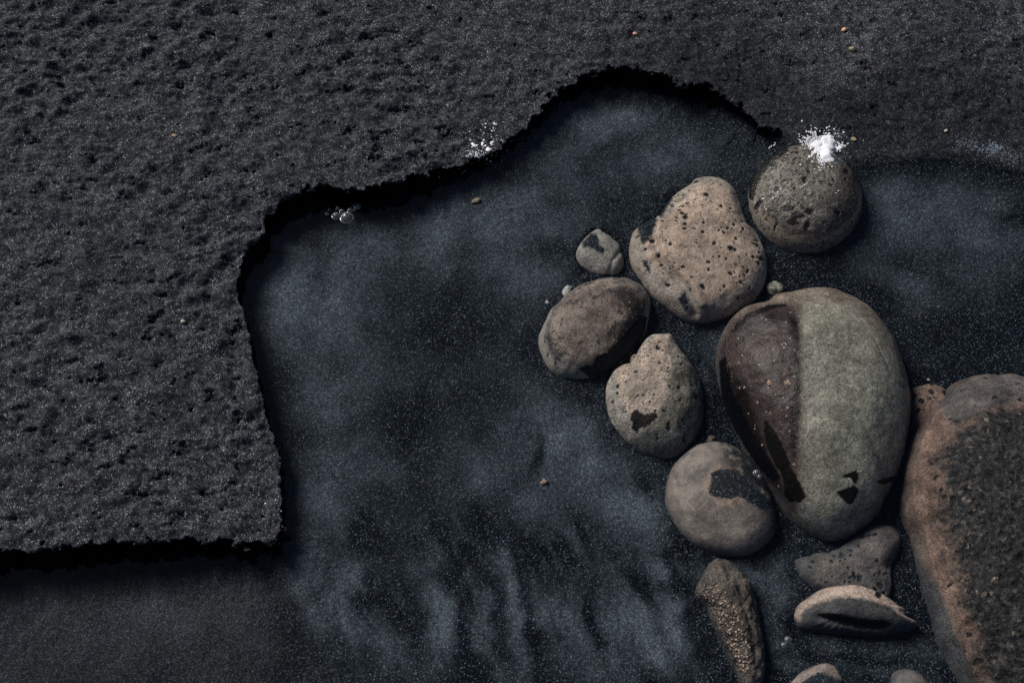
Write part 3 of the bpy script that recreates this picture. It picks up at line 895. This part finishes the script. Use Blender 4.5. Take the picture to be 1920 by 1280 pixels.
# lens
S10 = [(1494, 1134), (1520, 1115), (1546, 1101), (1580, 1096), (1617, 1098), (1644, 1107), (1677, 1126), (1707, 1152), (1722, 1172), (1704, 1186), (1651, 1194), (1595, 1192), (1539, 1188), (1500, 1182), (1488, 1160)]
build_stone('pebble', S10, m_lens, 42, center=(1600, 1150), nth=240, nr=70, lump=3, seed=17, z0=-52,
            zone=[[(1484, 1150), (1494, 1130), (1520, 1112), (1560, 1096), (1617, 1096), (1650, 1108), (1700, 1142), (1725, 1170), (1700, 1160), (1665, 1135), (1625, 1122), (1580, 1118), (1540, 1126), (1505, 1145), (1500, 1165)]],
            black_patches=[[(1534, 1152), (1560, 1150), (1590, 1156), (1620, 1163), (1662, 1164), (1668, 1170), (1645, 1177), (1605, 1175), (1570, 1166)], [(1644, 1106), (1652, 1110), (1648, 1122), (1642, 1116)]],
            creases=[([(1534, 1156), (1600, 1168), (1660, 1176)], 9, 9)],
            sands=[[(1500, 1178), (1560, 1182), (1640, 1186), (1700, 1182), (1700, 1198), (1490, 1198)]],
            label='lens-shaped stone with pink-tan upper rim and long black slit', group='stones in the tide pool')
# long crusted
S8 = [(1344, 1046), (1370, 1051), (1389, 1066), (1407, 1096), (1419, 1130), (1426, 1167), (1434, 1212), (1437, 1250), (1430, 1290), (1410, 1310), (1392, 1300), (1374, 1265), (1359, 1231), (1344, 1194),
      (1329, 1160), (1321, 1137), (1302, 1122), (1301, 1104), (1314, 1077), (1329, 1055)]
build_stone('pebble', S8, m_long, 50, center=(1376, 1170), nth=260, nr=80, lump=5, lump_s=30, fine=2.5, seed=19, z0=-56,
            zone=[[(1300, 1098), (1325, 1075), (1350, 1095), (1374, 1125), (1395, 1165), (1410, 1200), (1412, 1240), (1390, 1268), (1365, 1220), (1345, 1175), (1328, 1140), (1305, 1120)]],
            creases=[([(1385, 1090), (1398, 1140), (1412, 1190), (1420, 1250)], 6, 5)],
            label='long dark stone crusted with pale tan grit, below the smooth disc pebble', group='stones in the tide pool')
# giant
S13 = [(1842, 701), (1804, 710), (1771, 727), (1748, 760), (1720, 792), (1696, 839), (1685, 891), (1685, 942), (1689, 985), (1706, 1027), (1724, 1092), (1738, 1149), (1752, 1200), (1771, 1242), (1795, 1290),
       (1835, 1350), (1900, 1395), (1990, 1390), (2070, 1310), (2110, 1150), (2105, 980), (2060, 820), (1985, 735), (1910, 702)]
build_stone('boulder', S13, m_big, 150, center=(1900, 1030), nth=460, nr=170, sq=2.3, lump=9, lump_s=90, seed=21, z0=-60, fine=1.5,
            zone=[[(1760, 735), (1830, 705), (1930, 700), (1990, 730), (1930, 745), (1840, 770), (1790, 800), (1770, 780)],
                  [(1700, 1010), (1725, 1060), (1760, 1100), (1790, 1180), (1830, 1290), (1790, 1290), (1740, 1160), (1705, 1050)]],
            zone2=[[(1785, 800), (1850, 755), (1950, 750), (2150, 800), (2150, 1400), (1930, 1400), (1850, 1290), (1815, 1180), (1775, 1050), (1750, 930), (1760, 850)]],
            pits=120, pit_r=(2, 5), label='huge coarse dark boulder with reddish-brown left flank, cut off by the right frame edge', group='stones in the tide pool')
S14 = [(1710, 731), (1734, 721), (1762, 724), (1790, 745), (1800, 790), (1770, 820), (1730, 815), (1709, 790), (1706, 760)]
build_stone('pebble', S14, m_red, 34, nth=120, nr=40, lump=4, seed=23, z0=-52, pits=14, pit_r=(3, 6),
            label='little reddish pebble wedged between the egg-shaped stone and huge boulder', group='stones in the tide pool')
# round one
S1 = [(1508 + 107 * math.cos(a) + 1.5 * math.cos(3 * a), 377 + 104 * math.sin(a) + 2 * math.sin(2 * a)) for a in np.linspace(0, 2 * math.pi, 25)[:-1]]
build_stone('pebble', S1, m_round, 92, center=(1508, 377), nth=320, nr=110, sq=2.35, lump=2.5, seed=25, z0=-36, fine=0.8, pits=60, pit_r=(1.6, 4.6),
            zone=[[(1390, 370), (1410, 365), (1425, 395), (1450, 415), (1500, 430), (1560, 410), (1585, 360), (1575, 320), (1590, 300), (1640, 340), (1640, 500), (1390, 500)]],
            black_patches=[[(1472, 274), (1478, 282), (1452, 300), (1430, 325), (1416, 352), (1412, 374), (1405, 370), (1405, 345), (1415, 318), (1435, 292), (1455, 277)],
                    [(1466, 390), (1475, 385), (1490, 389), (1485, 393), (1470, 395)], [(1502, 388), (1516, 391), (1524, 396), (1521, 401), (1510, 399)],
                    [(1485, 400), (1496, 396), (1508, 405), (1495, 409), (1490, 414), (1498, 418), (1486, 420), (1476, 417), (1484, 411)]],
            label='round speckled brown stone with a burst of white foam at its top edge', group='stones in the tide pool')
S11 = [(1462, 1300), (1480, 1280), (1505, 1257), (1539, 1243), (1562, 1246), (1575, 1262), (1580, 1285), (1560, 1320), (1510, 1330), (1475, 1322)]
build_stone('pebble', S11, m_lens, 30, nth=120, nr=40, lump=4, seed=27, z0=-60, zone=[[(1460, 1300), (1500, 1254), (1540, 1240), (1580, 1250), (1585, 1275), (1540, 1262), (1500, 1285), (1480, 1305)]],
            sands=[[(1512, 1272), (1535, 1258), (1560, 1268), (1572, 1290), (1560, 1340), (1500, 1340), (1480, 1300)]],
            label='tan stone edge cut by the bottom of the frame, below the lens-shaped stone', group='stones in the tide pool')
S12 = [(1668, 1275), (1675, 1260), (1692, 1254), (1715, 1258), (1735, 1272), (1750, 1295), (1740, 1325), (1700, 1335), (1672, 1315)]
build_stone('pebble', S12, m_disc, 30, nth=120, nr=40, lump=3, seed=29, z0=-60,
            label='pale rounded stone at the bottom frame edge beside the huge boulder', group='stones in the tide pool')

# ------------------------------------------------------------------ small grit pieces, each countable
m_grit_gold = plain_stone('golden_grit', (0.07, 0.06, 0.045), (0.36, 0.32, 0.24), 4, 0.5)
m_grit_orange = plain_stone('orange_grit', (0.55, 0.28, 0.17), (0.65, 0.38, 0.26), 5)
m_grit_brown = plain_stone('brown_grit', (0.20, 0.13, 0.09), (0.34, 0.24, 0.17), 4)
m_grit_tan = plain_stone('tan_grit', (0.22, 0.17, 0.10), (0.42, 0.35, 0.22), 4)
m_grit_pale = plain_stone('pale_grit', (0.30, 0.28, 0.24), (0.45, 0.43, 0.38), 4)


def lump_mesh(r, seed, n=14, flat=0.7, jag=0.3, el=1.0):
    rows = []
    lr = np.random.default_rng(seed)
    th = np.linspace(0, 2 * math.pi, n, endpoint=False)
    ph = np.linspace(0.02, math.pi - 0.02, max(6, n // 2 + 2))
    PP, TT = np.meshgrid(ph, th, indexing='ij')
    v = np.stack([np.sin(PP) * np.cos(TT) * el, np.sin(PP) * np.sin(TT), np.cos(PP) * flat], -1).reshape(-1, 3)
    k = 1 + jag * fbm3(v + seed * 3.1, 0.8, 3, seed)
    v = v * k[:, None] * r
    ii = np.arange(len(ph) * n).reshape(len(ph), n); jj = np.roll(ii, -1, 1)
    f = np.stack([ii[:-1], ii[1:], jj[1:], jj[:-1]], -1).reshape(-1, 4)
    a = lr.uniform(0, 6.28); c, s = math.cos(a), math.sin(a)
    v = np.stack([v[:, 0] * c - v[:, 1] * s, v[:, 0] * s + v[:, 1] * c, v[:, 2]], -1)
    return v, f


def grit(px, py, r, mat, label, name='grit', flat=0.7, el=1.0, seed=0, group=None, jag=0.45):
    h = hit_px(px, py)
    p = np.array(h[0])
    v, f = lump_mesh(r, seed + int(px), 16, flat, jag, el)
    o = make_mesh(name, v + p + np.array([0, 0, r * flat * 0.4]), f, mat, True, None, p)
    return tag(o, label, 'grit', group)


grit(1455, 543, 14, m_grit_gold, 'golden gravel piece tucked above the top left of the egg-shaped stone', 'gravel_piece')
grit(1582, 57, 5, m_grit_orange, 'orange grain on the dark sand near the top right')
grit(1598, 95, 6.5, m_grit_tan, 'sandy-coloured crumb just below the orange grain at the top right')
grit(1191, 64, 4, m_grit_orange, 'tiny reddish grain on the sand above the arch of the pool edge')
grit(1020, 904, 5, m_grit_brown, 'pinkish-tan grain lying alone on the pool bed at the lower middle', el=1.3)
grit(893, 377, 5, m_grit_tan, 'slim tan fleck under water just off the bank edge, below the foam flecks', el=2.0)
grit(1062, 546, 7, m_grit_pale, 'pale flat flake at the upper left shoulder of the oval pebble', el=2.0, flat=0.4)
grit(1026, 567, 4, m_grit_pale, 'tiny pale flake on the bed left of the oval pebble', flat=0.4)
grit(327, 256, 5, m_grit_tan, 'small ochre grain alone on the left sand bank')
grit(343, 603, 4, m_grit_pale, 'small pale grain on the left bank beside the pool')
grit(1334, 826, 8, plain_stone('dark_grit', (0.06, 0.045, 0.035), (0.12, 0.09, 0.07)), 'small dark brown crumb resting at the top of the smooth disc pebble')
grit(1443, 718, 5, m_grit_brown, 'left pinkish spot on the plum half of the egg-shaped stone', flat=0.3, el=1.3)
grit(1478, 718, 5, m_grit_brown, 'right pinkish spot on the plum half of the egg-shaped stone', flat=0.3)
grit(1741, 712, 3, m_grit_pale, 'tiny pale grain above the little reddish pebble')
grit(1600, 261, 5, m_grit_tan, 'small tan grain to the right of the white foam burst', flat=0.5)
grit(1774, 246, 3.5, m_grit_pale, 'tiny whitish grain at the left end of the faint foam smear')


# ------------------------------------------------------------------ foam
def froth_mesh(spots, seed):
    """spots: (px, py, r) small irregular flecks laid on whatever solid is there"""
    VV = []; FF = []; n = 0
    lr = np.random.default_rng(seed)
    for (px, py, r) in spots:
        h = hit_px(px, py)
        if h is None: continue
        p = np.array(h[0])
        if p[2] < 0: p = W(px, py, 0.3)
        k = 9
        a = np.linspace(0, 2 * math.pi, k, endpoint=False) + lr.uniform(0, 1)
        rr = r * lr.uniform(0.6, 1.25, k)
        ring0 = np.stack([np.cos(a) * rr, np.sin(a) * rr, np.full(k, -0.6)], -1)
        ring1 = np.stack([np.cos(a) * rr * 0.75, np.sin(a) * rr * 0.75, np.full(k, 0.35 * r + 0.3)], -1)
        top = np.array([[0, 0, 0.5 * r + 0.4]])
        v = np.vstack([ring0, ring1, top]) + p
        for i in range(k):
            j = (i + 1) % k
            FF.append((n + i, n + j, n + k + j)); FF.append((n + i, n + k + j, n + k + i)); FF.append((n + k + i, n + k + j, n + 2 * k))
        VV.append(v); n += 2 * k + 1
    return np.vstack(VV), np.array(FF)


def foam_patch(px, py, clots, froth, thin, label, seed, group):
    h = hit_px(px, py); p = np.array(h[0]); p[2] = max(p[2], 0)
    root = bpy.data.objects.new('foam_patch', None); col.objects.link(root)
    root.location = Vector(p) * U; root.empty_display_size = 0.01
    tag(root, label, 'foam', group)
    bpy.context.view_layer.update()

    def part(name, v, f, mat, stuff=False):
        o = make_mesh(name, v, f, mat, True, None, p)
        o.parent = root; o.location = (0, 0, 0)
        if stuff: o['kind'] = 'stuff'
    for i, (cx, cy, r, el) in enumerate(clots):
        hh_ = hit_px(cx, cy); q = np.array(hh_[0])
        if q[2] < 0: q = W(cx, cy, 0.3)
        v, f = lump_mesh(r, seed + i * 7, 18, 0.30, 0.85, el)
        part('clot', v + q, f, M_foam)
    if froth:
        v, f = froth_mesh(froth, seed); part('froth', v, f, M_foam, True)
    if thin:
        v, f = froth_mesh(thin, seed + 1); part('thin_froth', v, f, M_foam_thin, True)


lr = random.Random(5)
G = 'foam patches at the water line'
burst = []
for i in range(1300):
    a = lr.uniform(0, 2 * math.pi); r = abs(lr.gauss(0, 1))
    ex, ey = 17 + 7 * math.cos(3 * a + 1), 15 + 5 * math.sin(5 * a)
    burst.append((1540 + r * ex * math.cos(a) * 0.9, 276 + r * ey * math.sin(a) * 0.95, lr.uniform(0.9, 2.6)))
for i in range(120):
    burst.append((1520 + lr.gauss(0, 9), 265 + lr.gauss(0, 5), lr.uniform(0.9, 2.2)))
for i in range(120):
    burst.append((1548 + lr.gauss(0, 6), 296 + lr.gauss(0, 6), lr.uniform(0.9, 2.4)))
thin1 = [(1568 + lr.gauss(0, 13), 255 + lr.gauss(0, 9), lr.uniform(0.8, 2.2)) for i in range(130)]
thin1 += [(1578 + lr.gauss(0, 9), 285 + lr.gauss(0, 9), lr.uniform(0.8, 2.0)) for i in range(60)]
foam_patch(1540, 275, [(1540, 274, 20, 1.2), (1549, 293, 13, 0.9), (1527, 270, 12, 1.3), (1551, 262, 11, 1.0), (1573, 278, 6, 1.4)], burst, thin1,
           'brilliant white burst of foam on the sand at the top of the round speckled stone', 31, G)
fl = [(890, 274, 2.6), (886, 276, 2.2), (895, 273, 2.4), (907, 263, 2.6), (905, 270, 3.0), (910, 274, 3.2), (905, 278, 1.6), (903, 283, 1.3), (909, 280, 1.3), (928, 233, 3.0), (931, 234, 2.0), (926, 231, 2.2),
      (911, 233, 2.4), (905, 234, 1.6), (910, 240, 2.4), (925, 240, 1.8), (923, 246, 2.2), (927, 245, 1.6), (882, 263, 2.2), (940, 263, 1.8), (943, 265, 1.5), (922, 257, 1.6), (921, 286, 1.4), (881, 247, 1.8)]
fl += [(895 + lr.gauss(0, 10), 290 + lr.gauss(0, 3.5), lr.uniform(0.6, 1.7)) for i in range(130)]
fl += [(912 + lr.gauss(0, 22), 262 + lr.gauss(0, 20), lr.uniform(0.5, 1.1)) for i in range(60)]
foam_patch(905, 275, [(919, 271, 8, 1.0), (915, 280, 6, 0.8), (909, 298, 4.2, 0.7), (904, 272, 4.5, 1.5), (890, 274, 4.2, 1.9)], fl, [(893 + lr.gauss(0, 12), 290 + lr.gauss(0, 5), lr.uniform(0.8, 2.0)) for i in range(60)],
           'scattered white foam flecks on the bank lip above the middle of the pool', 33, G)
sm = []
for i in range(240):
    t_ = lr.random()
    sm.append((1785 + 125 * t_ + lr.gauss(0, 6), 262 + 38 * t_ + lr.gauss(0, 7), lr.uniform(0.6, 2.0)))
sm += [(1865 + lr.gauss(0, 9), 278 + lr.gauss(0, 6), lr.uniform(1.0, 2.8)) for i in range(90)]
foam_patch(1860, 282, [], [], sm, 'faint bluish smear of dried foam on the wet sand at the right', 35, G)
sm = [(519 + lr.gauss(0, 6), 925 + lr.gauss(0, 26), lr.uniform(0.6, 1.6)) for i in range(120)]
foam_patch(521, 940, [(524, 958, 3.2, 1.0)], [(517, 937, 1.6), (498, 944, 2.0), (505, 1016, 1.6)], sm,
           'thin pale foam line along the lower right corner of the left sand bank', 37, G)
foam_patch(1446, 276, [], [(1441 + 2.2 * i + lr.gauss(0, .8), 279 - 1.6 * i + lr.gauss(0, .8), lr.uniform(1.0, 1.8)) for i in range(7)], [],
           'short string of white froth beads on the upper left rim of the round stone', 39, G)
foam_patch(1450, 370, [(1450, 371, 4, 0.6), (1432, 373, 3.2, 0.8)], [(1459, 360, 1.8), (1464, 355, 1.6), (1458, 363, 1.3), (1437, 393, 1.8), (1434, 389, 1.2), (1505, 349, 1.6), (1509, 347, 2.0), (1513, 345, 1.6), (1502, 351, 1.4), (1416, 381, 1.2), (1572, 358, 1.8), (1568, 362, 1.2)], [],
           'white wet specks scattered across the face of the round speckled stone', 41, G)

# ------------------------------------------------------------------ bubbles on the water
def dome(r):
    n = 28; m = 9
    th = np.linspace(0, 2 * math.pi, n, endpoint=False); ph = np.linspace(0.05, math.pi / 2, m)
    PP, TT = np.meshgrid(ph, th, indexing='ij')
    v = np.stack([np.sin(PP) * np.cos(TT), np.sin(PP) * np.sin(TT), np.cos(PP) * 0.85], -1).reshape(-1, 3)
    # meniscus skirt
    sk = np.stack([np.cos(th) * 1.28, np.sin(th) * 1.28, np.full(n, 0.0)], -1)
    v = np.vstack([v, sk]) * r
    ii = np.arange((m + 1) * n).reshape(m + 1, n); jj = np.roll(ii, -1, 1)
    f = np.stack([ii[:-1], ii[1:], jj[1:], jj[:-1]], -1).reshape(-1, 4)
    return v, f


BUB = [(650, 408, 11, 'largest bubble of the cluster floating by the bank edge'), (630, 405, 7, 'second largest bubble, left of the biggest in the cluster'),
       (641, 396, 4.2, 'small bubble squeezed above and between the two largest bubbles'), (633, 391, 3.6, 'small bubble straight above the second largest bubble of the cluster'),
       (656, 395, 5, 'bright bubble just above the biggest one in the cluster by the bank edge'),
       (670, 387, 6, 'upper rightmost bubble of the cluster by the bank edge'), (662, 386, 3.2, 'tiny bubble touching the left of the upper rightmost bubble'), (664, 394, 2.6, 'tiny bubble below the upper rightmost bubble of the cluster'),
       (617, 393, 2.6, 'upper of the two tiny bubbles at the far left of the cluster'), (613, 401, 3.0, 'lower of the two tiny bubbles at the far left of the cluster'),
       (867, 310, 3.0, 'uppermost tiny bubble in the dark strip just below the white foam flecks'), (860, 316, 2.4, 'leftmost tiny bubble of the four below the white foam flecks'),
       (866, 324, 2.4, 'lowest tiny bubble of the four below the white foam flecks'), (871, 321, 2.0, 'rightmost tiny bubble of the four below the white foam flecks'),
       (823, 332, 2.4, 'lone tiny bubble in the dark strip left of the four by the foam flecks'), (583, 361, 2.4, 'lone tiny bubble deep in the dark corner left of the bubble cluster'),
       (841, 316, 2.4, 'tiny bubble hugging the bank lip left of the white foam flecks'),
       (1418, 886, 5, 'bubble at the lower left flank of the egg-shaped stone'), (1424, 893, 3.5, 'smaller bubble touching the one at the flank of the egg-shaped stone'),
       (1477, 1198, 4.5, 'upper bright bead of water left below the lens-shaped stone'), (1470, 1208, 3.5, 'lower bright bead of water left below the lens-shaped stone')]
for i, (bx, by, r, lab) in enumerate(BUB):
    p = W(bx, by, 0.4)
    v, f = dome(r)
    o = make_mesh('bubble', v + p, f, M_bubble, True, None, p)
    tag(o, lab, 'bubble', 'bubbles floating on the water')

# ------------------------------------------------------------------ loose pale mineral grains (uncountable)
cand = np.where(ground_keep & (scarp_shade < 0.3) & ((bed_a < 0.5) | (rng.random(len(scarp_shade)) < 0.05 + 0.12 * silt)))[0]
pick = rng.choice(cand, 27000, replace=False)
gp = P[pick] + np.stack([rng.uniform(-1, 1, len(pick)), rng.uniform(-1, 1, len(pick)), np.full(len(pick), 0.15)], -1)
gr = rng.uniform(0.30, 0.52, len(pick)) * np.where(rng.random(len(pick)) < 0.04, 1.7, 1.0)
tet = np.array([[1, 0, -0.3], [-0.5, 0.87, -0.3], [-0.5, -0.87, -0.3], [0.1, 0.1, 0.9]])
ang = rng.uniform(0, 6.28, len(pick))
ca, sa = np.cos(ang), np.sin(ang)
tv = tet[None, :, :] * gr[:, None, None]
gv = np.stack([tv[:, :, 0] * ca[:, None] - tv[:, :, 1] * sa[:, None], tv[:, :, 0] * sa[:, None] + tv[:, :, 1] * ca[:, None], tv[:, :, 2]], -1) + gp[:, None, :]
b4 = np.arange(len(pick))[:, None, None] * 4
gf = (b4 + np.array([[0, 1, 3], [1, 2, 3], [2, 0, 3]])[None]).reshape(-1, 3)
grains = make_mesh('sand_grains', gv.reshape(-1, 3), gf, M_grain, False)
tag(grains, 'pale mineral grains glittering all over the black sand', 'sand grains', kind='stuff')
